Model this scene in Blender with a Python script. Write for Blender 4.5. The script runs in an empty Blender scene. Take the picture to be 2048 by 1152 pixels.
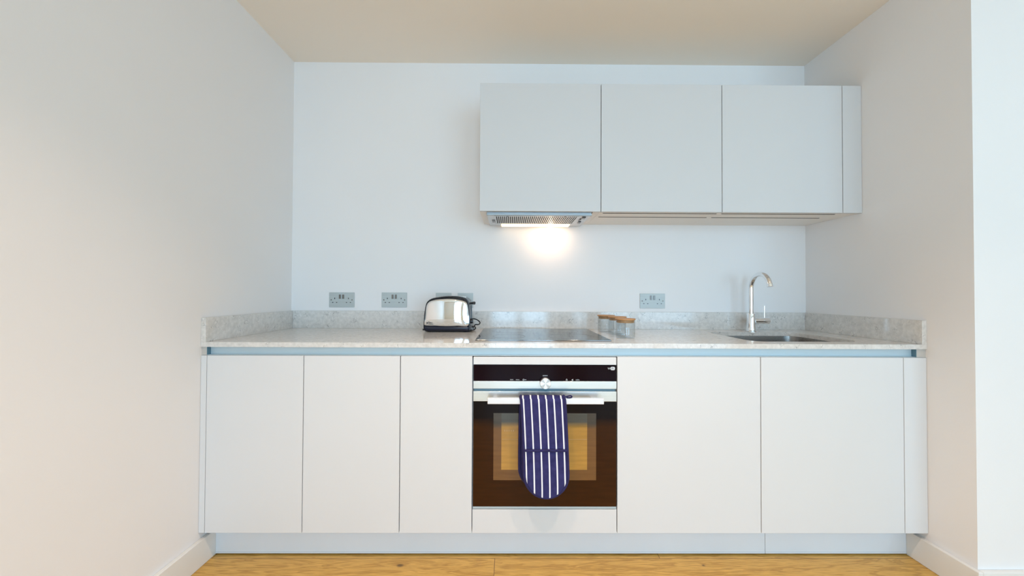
import bpy, bmesh, math, random
from mathutils import Vector, Matrix
random.seed(4)
C = bpy.context.scene.collection
sc = bpy.context.scene

# ------------------------------------------------------------ materials
MATS = {}
def nodes_of(m):
    return m.node_tree.nodes, m.node_tree.links

def mat(name, col, rough=0.5, metal=0.0, var=0.02, nscale=6.0, bump=0.0, bscale=80.0, spec=0.5, coat=0.0, stretch=None, aniso=0.0):
    m = bpy.data.materials.new(name); m.use_nodes = True
    N, L = nodes_of(m)
    b = N['Principled BSDF']
    b.inputs['Roughness'].default_value = rough
    b.inputs['Metallic'].default_value = metal
    b.inputs['Specular IOR Level'].default_value = spec
    b.inputs['Coat Weight'].default_value = coat
    b.inputs['Anisotropic'].default_value = aniso
    tc = N.new('ShaderNodeTexCoord'); mp = N.new('ShaderNodeMapping')
    L.new(tc.outputs['Object'], mp.inputs['Vector'])
    if stretch: mp.inputs['Scale'].default_value = stretch
    nz = N.new('ShaderNodeTexNoise'); nz.inputs['Scale'].default_value = nscale; nz.inputs['Detail'].default_value = 4
    L.new(mp.outputs['Vector'], nz.inputs['Vector'])
    rp = N.new('ShaderNodeValToRGB')
    rp.color_ramp.elements[0].position = 0.3; rp.color_ramp.elements[1].position = 0.7
    rp.color_ramp.elements[0].color = (*[c*(1-var) for c in col], 1)
    rp.color_ramp.elements[1].color = (*[min(1, c*(1+var)) for c in col], 1)
    L.new(nz.outputs['Fac'], rp.inputs['Fac']); L.new(rp.outputs['Color'], b.inputs['Base Color'])
    if bump > 0:
        n2 = N.new('ShaderNodeTexNoise'); n2.inputs['Scale'].default_value = bscale; n2.inputs['Detail'].default_value = 3
        L.new(mp.outputs['Vector'], n2.inputs['Vector'])
        bp = N.new('ShaderNodeBump'); bp.inputs['Strength'].default_value = bump; bp.inputs['Distance'].default_value = 0.002
        L.new(n2.outputs['Fac'], bp.inputs['Height']); L.new(bp.outputs['Normal'], b.inputs['Normal'])
    MATS[name] = m
    return m

paint = mat('white_wall_paint', (0.84, 0.82, 0.815), 0.75, var=0.012, nscale=1.5, bump=0.08, bscale=160)
ceil_paint = mat('ceiling_paint', (0.88, 0.80, 0.71), 0.85, var=0.01, nscale=1.0)
skirt = mat('baseboard_paint', (0.80, 0.785, 0.76), 0.4, var=0.01)
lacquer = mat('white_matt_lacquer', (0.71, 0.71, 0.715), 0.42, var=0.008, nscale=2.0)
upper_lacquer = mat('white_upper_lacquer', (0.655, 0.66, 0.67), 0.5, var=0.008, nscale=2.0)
cream = mat('cream_cabinet_board', (0.86, 0.80, 0.74), 0.5, var=0.01)
plinth_m = mat('plinth_laminate', (0.72, 0.75, 0.79), 0.35, var=0.02, nscale=3)
alu = mat('anodised_aluminium', (0.52, 0.62, 0.67), 0.5, metal=0.25, var=0.03, nscale=3, stretch=(1, 30, 30))
alu_dark = mat('dark_end_cap', (0.10, 0.20, 0.26), 0.4, var=0.1)
dark_gap = mat('dark_slot', (0.03, 0.03, 0.03), 0.7)
steel = mat('brushed_steel', (0.74, 0.78, 0.80), 0.28, metal=0.85, var=0.04, nscale=5, stretch=(1, 40, 120), aniso=0.4)
plate_m = mat('brushed_socket_steel', (0.50, 0.54, 0.54), 0.55, metal=0.35, var=0.06, nscale=9, stretch=(1, 1, 60))
rocker_m = mat('rocker_grey', (0.20, 0.19, 0.18), 0.35, metal=0.6)
sink_m = mat('sink_steel', (0.44, 0.42, 0.40), 0.24, metal=1.0, var=0.05, nscale=10, stretch=(1, 1, 30), bump=0.03)
chrome = mat('polished_chrome', (0.86, 0.87, 0.88), 0.045, metal=1.0, var=0.005)
black_plastic = mat('black_plastic', (0.012, 0.013, 0.018), 0.22, var=0.1, bump=0.02)
hood_m = mat('hood_silver', (0.62, 0.64, 0.66), 0.35, metal=0.6, var=0.02)
hood_lip = mat('hood_front_aluminium', (0.40, 0.46, 0.50), 0.45, metal=0.4, var=0.02)
cork = mat('bamboo_lid', (0.47, 0.24, 0.09), 0.5, var=0.22, nscale=14, stretch=(1, 8, 2), bump=0.1)
blackglass = mat('black_ceramic_glass', (0.035, 0.045, 0.052), 0.07, var=0.1, spec=0.9)
blackglass.node_tree.nodes['Principled BSDF'].inputs['IOR'].default_value = 2.1
panelglass = mat('control_panel_glass', (0.006, 0.001, 0.005), 0.04, var=0.1, spec=0.12)
print_m = mat('printed_legend', (0.62, 0.66, 0.70), 0.5)
print_dark = mat('engraved_print', (0.10, 0.09, 0.09), 0.4)
navy = mat('navy_cotton_binding', (0.017, 0.014, 0.085), 0.85, var=0.2, nscale=40, bump=0.4, bscale=500)
frame_m = mat('window_frame_paint', (0.55, 0.57, 0.6), 0.5)
bulb_m = None

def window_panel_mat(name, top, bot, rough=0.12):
    """tinted oven glass, floor reflection painted in: darker at the top, amber below"""
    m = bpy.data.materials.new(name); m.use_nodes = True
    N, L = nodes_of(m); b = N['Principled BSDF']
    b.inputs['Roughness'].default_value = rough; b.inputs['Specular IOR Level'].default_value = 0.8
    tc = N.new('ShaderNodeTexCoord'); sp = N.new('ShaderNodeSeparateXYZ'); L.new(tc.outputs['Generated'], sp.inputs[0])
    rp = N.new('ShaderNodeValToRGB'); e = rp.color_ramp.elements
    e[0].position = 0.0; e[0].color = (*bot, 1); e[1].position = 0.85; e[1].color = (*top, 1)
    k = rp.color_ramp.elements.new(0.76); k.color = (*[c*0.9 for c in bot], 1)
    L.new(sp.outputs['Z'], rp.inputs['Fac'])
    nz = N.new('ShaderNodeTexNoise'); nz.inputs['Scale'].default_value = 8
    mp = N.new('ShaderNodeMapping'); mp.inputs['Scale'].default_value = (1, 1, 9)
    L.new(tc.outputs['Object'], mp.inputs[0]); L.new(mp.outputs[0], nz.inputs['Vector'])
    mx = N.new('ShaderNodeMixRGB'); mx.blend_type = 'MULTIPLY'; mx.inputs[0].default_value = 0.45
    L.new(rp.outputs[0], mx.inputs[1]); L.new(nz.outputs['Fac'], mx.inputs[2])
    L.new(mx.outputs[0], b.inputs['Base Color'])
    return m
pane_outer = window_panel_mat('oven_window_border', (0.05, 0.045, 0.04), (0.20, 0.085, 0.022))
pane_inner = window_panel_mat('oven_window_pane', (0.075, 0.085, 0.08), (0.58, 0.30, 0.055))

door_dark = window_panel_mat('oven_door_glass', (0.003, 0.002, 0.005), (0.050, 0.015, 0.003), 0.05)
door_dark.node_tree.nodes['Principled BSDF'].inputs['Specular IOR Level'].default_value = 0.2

def quartz():
    m = bpy.data.materials.new('grey_veined_quartz'); m.use_nodes = True
    N, L = nodes_of(m); b = N['Principled BSDF']
    b.inputs['Roughness'].default_value = 0.09; b.inputs['Specular IOR Level'].default_value = 0.55
    tc = N.new('ShaderNodeTexCoord')
    warp = N.new('ShaderNodeTexNoise'); warp.inputs['Scale'].default_value = 9; warp.inputs['Detail'].default_value = 5
    L.new(tc.outputs['Object'], warp.inputs['Vector'])
    add = N.new('ShaderNodeMixRGB'); add.blend_type = 'ADD'; add.inputs[0].default_value = 0.22
    L.new(tc.outputs['Object'], add.inputs[1]); L.new(warp.outputs['Color'], add.inputs[2])
    # thin broken veins
    vo = N.new('ShaderNodeTexVoronoi'); vo.feature = 'DISTANCE_TO_EDGE'; vo.inputs['Scale'].default_value = 36
    L.new(add.outputs[0], vo.inputs['Vector'])
    r1 = N.new('ShaderNodeValToRGB'); r1.color_ramp.elements[0].position = 0.0; r1.color_ramp.elements[0].color = (1, 1, 1, 1)
    r1.color_ramp.elements[1].position = 0.05; r1.color_ramp.elements[1].color = (0, 0, 0, 1)
    L.new(vo.outputs['Distance'], r1.inputs[0])
    nm = N.new('ShaderNodeTexNoise'); nm.inputs['Scale'].default_value = 30; nm.inputs['Detail'].default_value = 4
    L.new(tc.outputs['Object'], nm.inputs['Vector'])
    r2 = N.new('ShaderNodeValToRGB'); r2.color_ramp.elements[0].position = 0.52; r2.color_ramp.elements[1].position = 0.62
    L.new(nm.outputs['Fac'], r2.inputs[0])
    mul = N.new('ShaderNodeMath'); mul.operation = 'MULTIPLY'
    L.new(r1.outputs[0], mul.inputs[0]); L.new(r2.outputs[0], mul.inputs[1])
    sc_ = N.new('ShaderNodeMath'); sc_.operation = 'MULTIPLY'; sc_.inputs[1].default_value = 0.75
    L.new(mul.outputs[0], sc_.inputs[0])
    cl = N.new('ShaderNodeTexNoise'); cl.inputs['Scale'].default_value = 60; cl.inputs['Detail'].default_value = 6
    L.new(tc.outputs['Object'], cl.inputs['Vector'])
    rc = N.new('ShaderNodeValToRGB'); rc.color_ramp.elements[0].position = 0.3; rc.color_ramp.elements[1].position = 0.7
    rc.color_ramp.elements[0].color = (0.60, 0.58, 0.555, 1); rc.color_ramp.elements[1].color = (0.75, 0.725, 0.695, 1)
    L.new(cl.outputs['Fac'], rc.inputs[0])
    mx = N.new('ShaderNodeMixRGB'); mx.inputs[2].default_value = (0.20, 0.20, 0.20, 1)
    L.new(sc_.outputs[0], mx.inputs[0]); L.new(rc.outputs[0], mx.inputs[1]); L.new(mx.outputs[0], b.inputs['Base Color'])
    return m
stone = quartz()

def oak():
    m = bpy.data.materials.new('oak_plank_floor'); m.use_nodes = True
    N, L = nodes_of(m); b = N['Principled BSDF']
    tc = N.new('ShaderNodeTexCoord')
    mp = N.new('ShaderNodeMapping'); mp.inputs['Location'].default_value = (-0.497 + 3.8, 0.163, 0)
    L.new(tc.outputs['Object'], mp.inputs[0])
    br = N.new('ShaderNodeTexBrick'); br.offset = 0.37; br.inputs['Scale'].default_value = 1.0
    br.inputs['Brick Width'].default_value = 1.9; br.inputs['Row Height'].default_value = 0.21
    br.inputs['Mortar Size'].default_value = 0.0011; br.inputs['Mortar Smooth'].default_value = 0.1
    br.inputs['Color1'].default_value = (0.0, 0, 0, 1); br.inputs['Color2'].default_value = (1, 1, 1, 1)
    br.inputs['Mortar'].default_value = (0.5, 0.5, 0.5, 1)
    L.new(mp.outputs[0], br.inputs['Vector'])
    # per-plank offset of the grain
    off = N.new('ShaderNodeMixRGB'); off.blend_type = 'ADD'; off.inputs[0].default_value = 1.0
    L.new(tc.outputs['Object'], off.inputs[1]); L.new(br.outputs['Color'], off.inputs[2])
    g = N.new('ShaderNodeMapping'); g.inputs['Scale'].default_value = (1.3, 11, 1)
    L.new(off.outputs[0], g.inputs[0])
    wv = N.new('ShaderNodeTexNoise'); wv.inputs['Scale'].default_value = 2.2; wv.inputs['Detail'].default_value = 8; wv.inputs['Distortion'].default_value = 1.6
    L.new(g.outputs[0], wv.inputs['Vector'])
    band = N.new('ShaderNodeMath'); band.operation = 'MULTIPLY'; band.inputs[1].default_value = 26
    L.new(wv.outputs['Fac'], band.inputs[0])
    sn = N.new('ShaderNodeMath'); sn.operation = 'SINE'; L.new(band.outputs[0], sn.inputs[0])
    rg = N.new('ShaderNodeValToRGB'); e = rg.color_ramp.elements
    e[0].position = 0.0; e[0].color = (0.60, 0.345, 0.075, 1); e[1].position = 1.0; e[1].color = (0.77, 0.475, 0.12, 1)
    mr = N.new('ShaderNodeMapRange'); mr.inputs[1].default_value = -1; mr.inputs[2].default_value = -0.2
    L.new(sn.outputs[0], mr.inputs[0]); L.new(mr.outputs[0], rg.inputs[0])
    # fine fibre
    g2 = N.new('ShaderNodeMapping'); g2.inputs['Scale'].default_value = (6, 160, 1); L.new(off.outputs[0], g2.inputs[0])
    fb = N.new('ShaderNodeTexNoise'); fb.inputs['Scale'].default_value = 3; fb.inputs['Detail'].default_value = 4; L.new(g2.outputs[0], fb.inputs['Vector'])
    rf = N.new('ShaderNodeValToRGB'); rf.color_ramp.elements[0].position = 0.35; rf.color_ramp.elements[0].color = (0.72, 0.68, 0.62, 1)
    rf.color_ramp.elements[1].position = 0.6; rf.color_ramp.elements[1].color = (1, 1, 1, 1); L.new(fb.outputs['Fac'], rf.inputs[0])
    mx = N.new('ShaderNodeMixRGB'); mx.blend_type = 'MULTIPLY'; mx.inputs[0].default_value = 1.0
    L.new(rg.outputs[0], mx.inputs[1]); L.new(rf.outputs[0], mx.inputs[2])
    # plank tone
    tone = N.new('ShaderNodeMixRGB'); tone.blend_type = 'MULTIPLY'; tone.inputs[0].default_value = 0.35
    rt = N.new('ShaderNodeValToRGB'); rt.color_ramp.elements[0].color = (0.80, 0.74, 0.68, 1); rt.color_ramp.elements[1].color = (1, 1, 1, 1)
    L.new(br.outputs['Color'], rt.inputs[0]); L.new(mx.outputs[0], tone.inputs[1]); L.new(rt.outputs[0], tone.inputs[2])
    # knots
    cur = tone.outputs[0]
    for (kx, ky, rr) in ((-0.5963, 0.005, 0.016), (0.6619, 0.006, 0.008), (-1.9, -1.2, 0.02), (0.2, -0.6, 0.015)):
        vm = N.new('ShaderNodeMapping'); vm.inputs['Location'].default_value = (-kx, -ky*1.6, 0); vm.inputs['Scale'].default_value = (1, 1.6, 1)
        L.new(tc.outputs['Object'], vm.inputs[0])
        ln = N.new('ShaderNodeVectorMath'); ln.operation = 'LENGTH'; L.new(vm.outputs[0], ln.inputs[0])
        ad = N.new('ShaderNodeMath'); ad.operation = 'MULTIPLY_ADD'; ad.inputs[1].default_value = 0.02; L.new(fb.outputs['Fac'], ad.inputs[0]); L.new(ln.outputs['Value'], ad.inputs[2])
        r = N.new('ShaderNodeMapRange'); r.inputs[1].default_value = rr*0.5 + 0.01; r.inputs[2].default_value = rr + 0.012; r.inputs[3].default_value = 0.8; r.inputs[4].default_value = 0.0
        L.new(ad.outputs[0], r.inputs[0])
        k = N.new('ShaderNodeMixRGB'); k.inputs[2].default_value = (0.10, 0.05, 0.018, 1)
        L.new(r.outputs[0], k.inputs[0]); L.new(cur, k.inputs[1]); cur = k.outputs[0]
    # joints
    jt = N.new('ShaderNodeMixRGB'); jt.inputs[2].default_value = (0.13, 0.07, 0.025, 1)
    L.new(br.outputs['Fac'], jt.inputs[0]); L.new(cur, jt.inputs[1]); L.new(jt.outputs[0], b.inputs['Base Color'])
    b.inputs['Roughness'].default_value = 0.42
    bp = N.new('ShaderNodeBump'); bp.inputs['Strength'].default_value = 0.25; bp.inputs['Distance'].default_value = 0.001
    iv = N.new('ShaderNodeMath'); iv.operation = 'SUBTRACT'; L.new(fb.outputs['Fac'], iv.inputs[0]); L.new(br.outputs['Fac'], iv.inputs[1])
    L.new(iv.outputs[0], bp.inputs['Height']); L.new(bp.outputs[0], b.inputs['Normal'])
    return m
oak_m = oak()

def striped():
    """navy cotton with woven white stripes; UV.x is metres across, UV.y metres along"""
    m = bpy.data.materials.new('navy_white_striped_cotton'); m.use_nodes = True
    N, L = nodes_of(m); b = N['Principled BSDF']; b.inputs['Roughness'].default_value = 0.9
    b.inputs['Specular IOR Level'].default_value = 0.2
    tc = N.new('ShaderNodeTexCoord'); sp = N.new('ShaderNodeSeparateXYZ'); L.new(tc.outputs['UV'], sp.inputs[0])
    a = N.new('ShaderNodeMath'); a.operation = 'ADD'; a.inputs[1].default_value = 0.0781 + 0.0302*10.5
    L.new(sp.outputs['X'], a.inputs[0])
    d = N.new('ShaderNodeMath'); d.operation = 'DIVIDE'; d.inputs[1].default_value = 0.0302; L.new(a.outputs[0], d.inputs[0])
    f = N.new('ShaderNodeMath'); f.operation = 'FRACT'; L.new(d.outputs[0], f.inputs[0])
    s = N.new('ShaderNodeMath'); s.operation = 'SUBTRACT'; s.inputs[1].default_value = 0.5; L.new(f.outputs[0], s.inputs[0])
    ab = N.new('ShaderNodeMath'); ab.operation = 'ABSOLUTE'; L.new(s.outputs[0], ab.inputs[0])
    lt = N.new('ShaderNodeMath'); lt.operation = 'LESS_THAN'; lt.inputs[1].default_value = 0.092; L.new(ab.outputs[0], lt.inputs[0])
    nz = N.new('ShaderNodeTexNoise'); nz.inputs['Scale'].default_value = 35; nz.inputs['Detail'].default_value = 6; L.new(tc.outputs['Object'], nz.inputs['Vector'])
    rp = N.new('ShaderNodeValToRGB'); rp.color_ramp.elements[0].position = 0.3; rp.color_ramp.elements[1].position = 0.7
    rp.color_ramp.elements[0].color = (0.024, 0.023, 0.098, 1); rp.color_ramp.elements[1].color = (0.045, 0.042, 0.150, 1)
    L.new(nz.outputs['Fac'], rp.inputs[0])
    mx = N.new('ShaderNodeMixRGB'); mx.inputs[2].default_value = (0.86, 0.86, 0.90, 1)
    L.new(lt.outputs[0], mx.inputs[0]); L.new(rp.outputs[0], mx.inputs[1]); L.new(mx.outputs[0], b.inputs['Base Color'])
    n2 = N.new('ShaderNodeTexNoise'); n2.inputs['Scale'].default_value = 14; n2.inputs['Detail'].default_value = 3; L.new(tc.outputs['Object'], n2.inputs['Vector'])
    bp = N.new('ShaderNodeBump'); bp.inputs['Strength'].default_value = 0.35; bp.inputs['Distance'].default_value = 0.02
    L.new(n2.outputs['Fac'], bp.inputs['Height']); L.new(bp.outputs[0], b.inputs['Normal'])
    return m
stripe_m = striped()

def knob_mat():
    m = bpy.data.materials.new('spun_steel_knob'); m.use_nodes = True
    N, L = nodes_of(m); b = N['Principled BSDF']; b.inputs['Metallic'].default_value = 0.85; b.inputs['Roughness'].default_value = 0.3
    tc = N.new('ShaderNodeTexCoord'); g = N.new('ShaderNodeTexGradient'); g.gradient_type = 'RADIAL'
    mp = N.new('ShaderNodeMapping'); mp.inputs['Rotation'].default_value = (math.pi/2, 0, 0); L.new(tc.outputs['Object'], mp.inputs[0]); L.new(mp.outputs[0], g.inputs[0])
    mu = N.new('ShaderNodeMath'); mu.operation = 'MULTIPLY'; mu.inputs[1].default_value = math.pi*8; L.new(g.outputs['Fac'], mu.inputs[0])
    sn = N.new('ShaderNodeMath'); sn.operation = 'COSINE'; L.new(mu.outputs[0], sn.inputs[0])
    mr = N.new('ShaderNodeMapRange'); mr.inputs[1].default_value = -1; L.new(sn.outputs[0], mr.inputs[0])
    rp = N.new('ShaderNodeValToRGB'); rp.color_ramp.elements[0].color = (0.45, 0.42, 0.40, 1); rp.color_ramp.elements[1].color = (0.9, 0.9, 0.9, 1)  # fan-shaped sheen of spun steel painted into the base colour
    L.new(mr.outputs[0], rp.inputs[0]); L.new(rp.outputs[0], b.inputs['Base Color'])
    return m
knob_m = knob_mat()

def glass_mat():
    m = bpy.data.materials.new('clear_jar_glass'); m.use_nodes = True
    N, L = nodes_of(m); N.remove(N['Principled BSDF']); out = N['Material Output']
    tr = N.new('ShaderNodeBsdfTransparent'); gl = N.new('ShaderNodeBsdfGlossy'); gl.inputs['Roughness'].default_value = 0.02
    tc = N.new('ShaderNodeTexCoord'); nz = N.new('ShaderNodeTexNoise'); nz.inputs['Scale'].default_value = 20
    L.new(tc.outputs['Object'], nz.inputs['Vector'])
    rp = N.new('ShaderNodeValToRGB'); rp.color_ramp.elements[0].color = (0.93, 0.95, 0.96, 1); rp.color_ramp.elements[1].color = (0.97, 0.98, 0.98, 1)
    L.new(nz.outputs['Fac'], rp.inputs['Fac']); L.new(rp.outputs[0], tr.inputs['Color'])
    lw = N.new('ShaderNodeLayerWeight'); lw.inputs['Blend'].default_value = 0.5
    pw = N.new('ShaderNodeMath'); pw.operation = 'POWER'; pw.inputs[1].default_value = 4.0; L.new(lw.outputs['Facing'], pw.inputs[0])
    fr = N.new('ShaderNodeMath'); fr.operation = 'MULTIPLY_ADD'; fr.inputs[1].default_value = 0.55; fr.inputs[2].default_value = 0.05; L.new(pw.outputs[0], fr.inputs[0])
    mx = N.new('ShaderNodeMixShader'); L.new(fr.outputs[0], mx.inputs[0]); L.new(tr.outputs[0], mx.inputs[1]); L.new(gl.outputs[0], mx.inputs[2])
    L.new(mx.outputs[0], out.inputs['Surface'])
    return m
glass_m = glass_mat()

def emissive(name, col, strength, base=(0.9, 0.85, 0.75)):
    m = mat(name, base, 0.4)
    b = m.node_tree.nodes['Principled BSDF']
    b.inputs['Emission Color'].default_value = (*col, 1); b.inputs['Emission Strength'].default_value = strength
    return m
lampcover_m = emissive('lit_lamp_diffuser', (1.0, 0.72, 0.42), 1.3)

# ------------------------------------------------------------ geometry helpers
def add_box(bm, x0, x1, y0, y1, z0, z1):
    v = [bm.verts.new(p) for p in ((x0,y0,z0),(x1,y0,z0),(x1,y1,z0),(x0,y1,z0),(x0,y0,z1),(x1,y0,z1),(x1,y1,z1),(x0,y1,z1))]
    for f in ((0,3,2,1),(4,5,6,7),(0,1,5,4),(1,2,6,5),(2,3,7,6),(3,0,4,7)):
        bm.faces.new([v[i] for i in f])

def add_lathe(bm, prof, cx=0, cy=0, seg=48, axis='Z'):
    """prof: list of (r, z). closed at ends where r == 0"""
    rings = []
    for r, z in prof:
        if r < 1e-6:
            p = (cx, cy, z) if axis == 'Z' else ((z, cx, cy) if axis == 'X' else (cx, z, cy))
            rings.append([bm.verts.new(p)])
        else:
            ring = []
            for i in range(seg):
                a = 2*math.pi*i/seg; u, w = r*math.cos(a), r*math.sin(a)
                if axis == 'Z': p = (cx+u, cy+w, z)
                elif axis == 'X': p = (z, cx+u, cy+w)
                else: p = (cx+u, z, cy+w)
                ring.append(bm.verts.new(p))
            rings.append(ring)
    for a, b in zip(rings[:-1], rings[1:]):
        if len(a) == 1 and len(b) == 1: continue
        for i in range(seg):
            j = (i+1) % seg
            if len(a) == 1: bm.faces.new((a[0], b[j], b[i]))
            elif len(b) == 1: bm.faces.new((a[i], a[j], b[0]))
            else: bm.faces.new((a[i], a[j], b[j], b[i]))

def add_tube(bm, pts, r, seg=16, closed=False, cap=True):
    pts = [Vector(p) for p in pts]; n = len(pts)
    rr = r if isinstance(r, (list, tuple)) else [r]*n
    t = []
    for i in range(n):
        a = pts[(i-1) % n] if (closed or i > 0) else pts[i]
        b = pts[(i+1) % n] if (closed or i < n-1) else pts[i]
        t.append((b-a).normalized())
    up = Vector((0, 0, 1)) if abs(t[0].z) < 0.9 else Vector((1, 0, 0))
    nrm = (up - t[0]*up.dot(t[0])).normalized()
    rings = []
    for i in range(n):
        nrm = (nrm - t[i]*nrm.dot(t[i])).normalized()
        bi = t[i].cross(nrm)
        rings.append([bm.verts.new(pts[i] + rr[i]*(nrm*math.cos(2*math.pi*k/seg) + bi*math.sin(2*math.pi*k/seg))) for k in range(seg)])
    m = n if closed else n-1
    for i in range(m):
        a, b = rings[i], rings[(i+1) % n]
        for k in range(seg):
            l = (k+1) % seg
            bm.faces.new((a[k], a[l], b[l], b[k]))
    if cap and not closed:
        bm.faces.new(rings[0][::-1]); bm.faces.new(rings[-1])

def catmull(P, sub=6, closed=False):
    out = []; n = len(P); P = [Vector(p) for p in P]
    rng = range(n if closed else n-1)
    for i in rng:
        p0 = P[(i-1) % n] if (closed or i > 0) else P[i]
        p1 = P[i]; p2 = P[(i+1) % n]
        p3 = P[(i+2) % n] if (closed or i+2 < n) else p2
        for k in range(sub):
            s = k/sub
            out.append(0.5*((2*p1) + (p2-p0)*s + (2*p0-5*p1+4*p2-p3)*s*s + (3*p1-p0-3*p2+p3)*s**3))
    if not closed: out.append(P[-1])
    return out

def obj(name, bm, m, parent=None, smooth=False, bevel=0.0, bseg=2, angle=40):
    bmesh.ops.recalc_face_normals(bm, faces=bm.faces)
    me = bpy.data.meshes.new(name); bm.to_mesh(me); bm.free()
    me.materials.append(m)
    o = bpy.data.objects.new(name, me); C.objects.link(o)
    if smooth:
        for p in me.polygons: p.use_smooth = True
    if parent is not None:
        o.parent = parent
        o.matrix_parent_inverse = Matrix.Translation(-parent.location)
    if bevel > 0:
        md = o.modifiers.new('bevel', 'BEVEL'); md.width = bevel; md.segments = bseg; md.limit_method = 'ANGLE'; md.angle_limit = math.radians(30)
        for p in me.polygons: p.use_smooth = True
        md.harden_normals = True
    elif smooth:
        try:
            me.set_sharp_from_angle(angle=math.radians(angle))
        except Exception:
            pass
    return o

def bx(name, m, dims, parent=None, bevel=0.0):
    bm = bmesh.new()
    for d in (dims if isinstance(dims, list) else [dims]): add_box(bm, *d)
    return obj(name, bm, m, parent, bevel=bevel)

def thing(name, label, cat, loc=(0, 0, 0), group=None):
    o = bpy.data.objects.new(name, None); o.empty_display_size = 0.05
    C.objects.link(o); o.location = loc
    o['label'] = label; o['category'] = cat
    if group: o['group'] = group
    return o

def tag(o, label, cat, group=None):
    o['label'] = label; o['category'] = cat
    if group: o['group'] = group
    return o

def struct(name, m, dims, parent=None, bevel=0.0):
    o = bx(name, m, dims, parent, bevel)
    if parent is None: o['kind'] = 'structure'
    return o

def text_mesh(name, body, size, loc, m, parent, depth=0.0004, rotx=math.pi/2, align='LEFT', squash=1.0):
    cu = bpy.data.curves.new(name, 'FONT'); cu.body = body; cu.size = size; cu.extrude = depth; cu.align_x = align; cu.resolution_u = 3
    t = bpy.data.objects.new(name + '_src', cu); C.objects.link(t)
    bpy.context.view_layer.update()
    me = bpy.data.meshes.new_from_object(t.evaluated_get(bpy.context.evaluated_depsgraph_get()))
    bpy.data.objects.remove(t); bpy.data.curves.remove(cu)
    me.transform(Matrix.Translation(loc) @ Matrix.Rotation(rotx, 4, 'X') @ Matrix.Diagonal((squash, 1, 1, 1)))
    me.materials.clear(); me.materials.append(m)
    o = bpy.data.objects.new(name, me); C.objects.link(o)
    o.parent = parent; o.matrix_parent_inverse = Matrix.Translation(-parent.location)
    return o

def copy_tree(o, delta):
    c = o.copy(); C.objects.link(c); c.location = o.location + Vector(delta)
    for ch in o.children:
        d = ch.copy(); C.objects.link(d); d.parent = c; d.matrix_parent_inverse = ch.matrix_parent_inverse.copy()
        for g in ch.children:
            e = g.copy(); C.objects.link(e); e.parent = d; e.matrix_parent_inverse = g.matrix_parent_inverse.copy()
    return c

# ------------------------------------------------------------ dimensions
XL, XR, YB, ZC = -1.4247, 1.597, 0.639, 2.4845
YCOR = -0.164
YR = -4.7          # rear of the room (behind the camera)
XO = 4.0           # far right wall of the room

# ------------------------------------------------------------ setting
struct('floor', oak_m, (XL-0.1, XO+0.1, YR-0.1, YB+0.1, -0.05, 0.0))
struct('ceiling', ceil_paint, (XL-0.1, XO+0.1, YR-0.1, YB+0.1, ZC, ZC+0.05))
struct('wall_back', paint, (XL-0.1, XR+0.1, YB, YB+0.1, 0, ZC))
struct('wall_left', paint, (XL-0.1, XL, YR, YB, 0, ZC))
struct('wall_right', paint, [(XR, XO+0.1, YCOR, YB, 0, ZC)])
struct('wall_outer', paint, (XO, XO+0.1, YR, YCOR, 0, ZC))
W = [(-0.55, 0.65), (1.1, 3.6)]
zs0, zs1 = 0.12, 2.32
struct('wall_rear', paint, [(XL-0.1, W[0][0], YR-0.1, YR, 0, ZC), (W[0][1], W[1][0], YR-0.1, YR, 0, ZC), (W[1][1], XO+0.1, YR-0.1, YR, 0, ZC)]
       + [(a, b, YR-0.1, YR, 0, zs0) for a, b in W] + [(a, b, YR-0.1, YR, zs1, ZC) for a, b in W])
for k, (a, b) in enumerate(W):
    m_ = (a+b)/2
    struct('window_%d' % (k+1), frame_m, [(a, a+0.05, YR-0.08, YR-0.02, zs0, zs1), (b-0.05, b, YR-0.08, YR-0.02, zs0, zs1),
        (m_-0.05, m_+0.05, YR-0.08, YR-0.02, zs0, zs1), (a, b, YR-0.08, YR-0.02, zs0, zs0+0.06), (a, b, YR-0.08, YR-0.02, zs1-0.06, zs1)])

struct('baseboard_left', skirt, (XL+0.0002, XL+0.018, YR, 0.09, 0, 0.108), bevel=0.003)
struct('baseboard_right', skirt, (XR-0.018, XR-0.0002, YCOR-0.018, 0.09, 0, 0.108), bevel=0.003)
struct('baseboard_side', skirt, (XR+0.0002, XO, YCOR-0.018, YCOR-0.0002, 0, 0.108), bevel=0.003)
# scribe strips beside the finger rail, wall colour darkened to stand for shade
scribe = mat('shaded_scribe_paint', (0.52, 0.50, 0.47), 0.7)
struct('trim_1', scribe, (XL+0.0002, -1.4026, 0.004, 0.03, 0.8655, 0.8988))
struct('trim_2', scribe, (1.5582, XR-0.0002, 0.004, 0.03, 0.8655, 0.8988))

# ------------------------------------------------------------ base cabinets
ZD0, ZD1 = 0.136, 0.8645
def carcass(bm, x0, x1, y0, y1, z0, z1, t=0.018, shelf=True):
    add_box(bm, x0, x0+t, y0, y1, z0, z1); add_box(bm, x1-t, x1, y0, y1, z0, z1)
    add_box(bm, x0+t, x1-t, y0, y1, z0, z0+t); add_box(bm, x0+t, x1-t, y1-0.008, y1, z0+t, z1)
    if shelf: add_box(bm, x0+t, x1-t, y0+0.03, y1-0.01, (z0+z1)/2, (z0+z1)/2+t)

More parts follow.
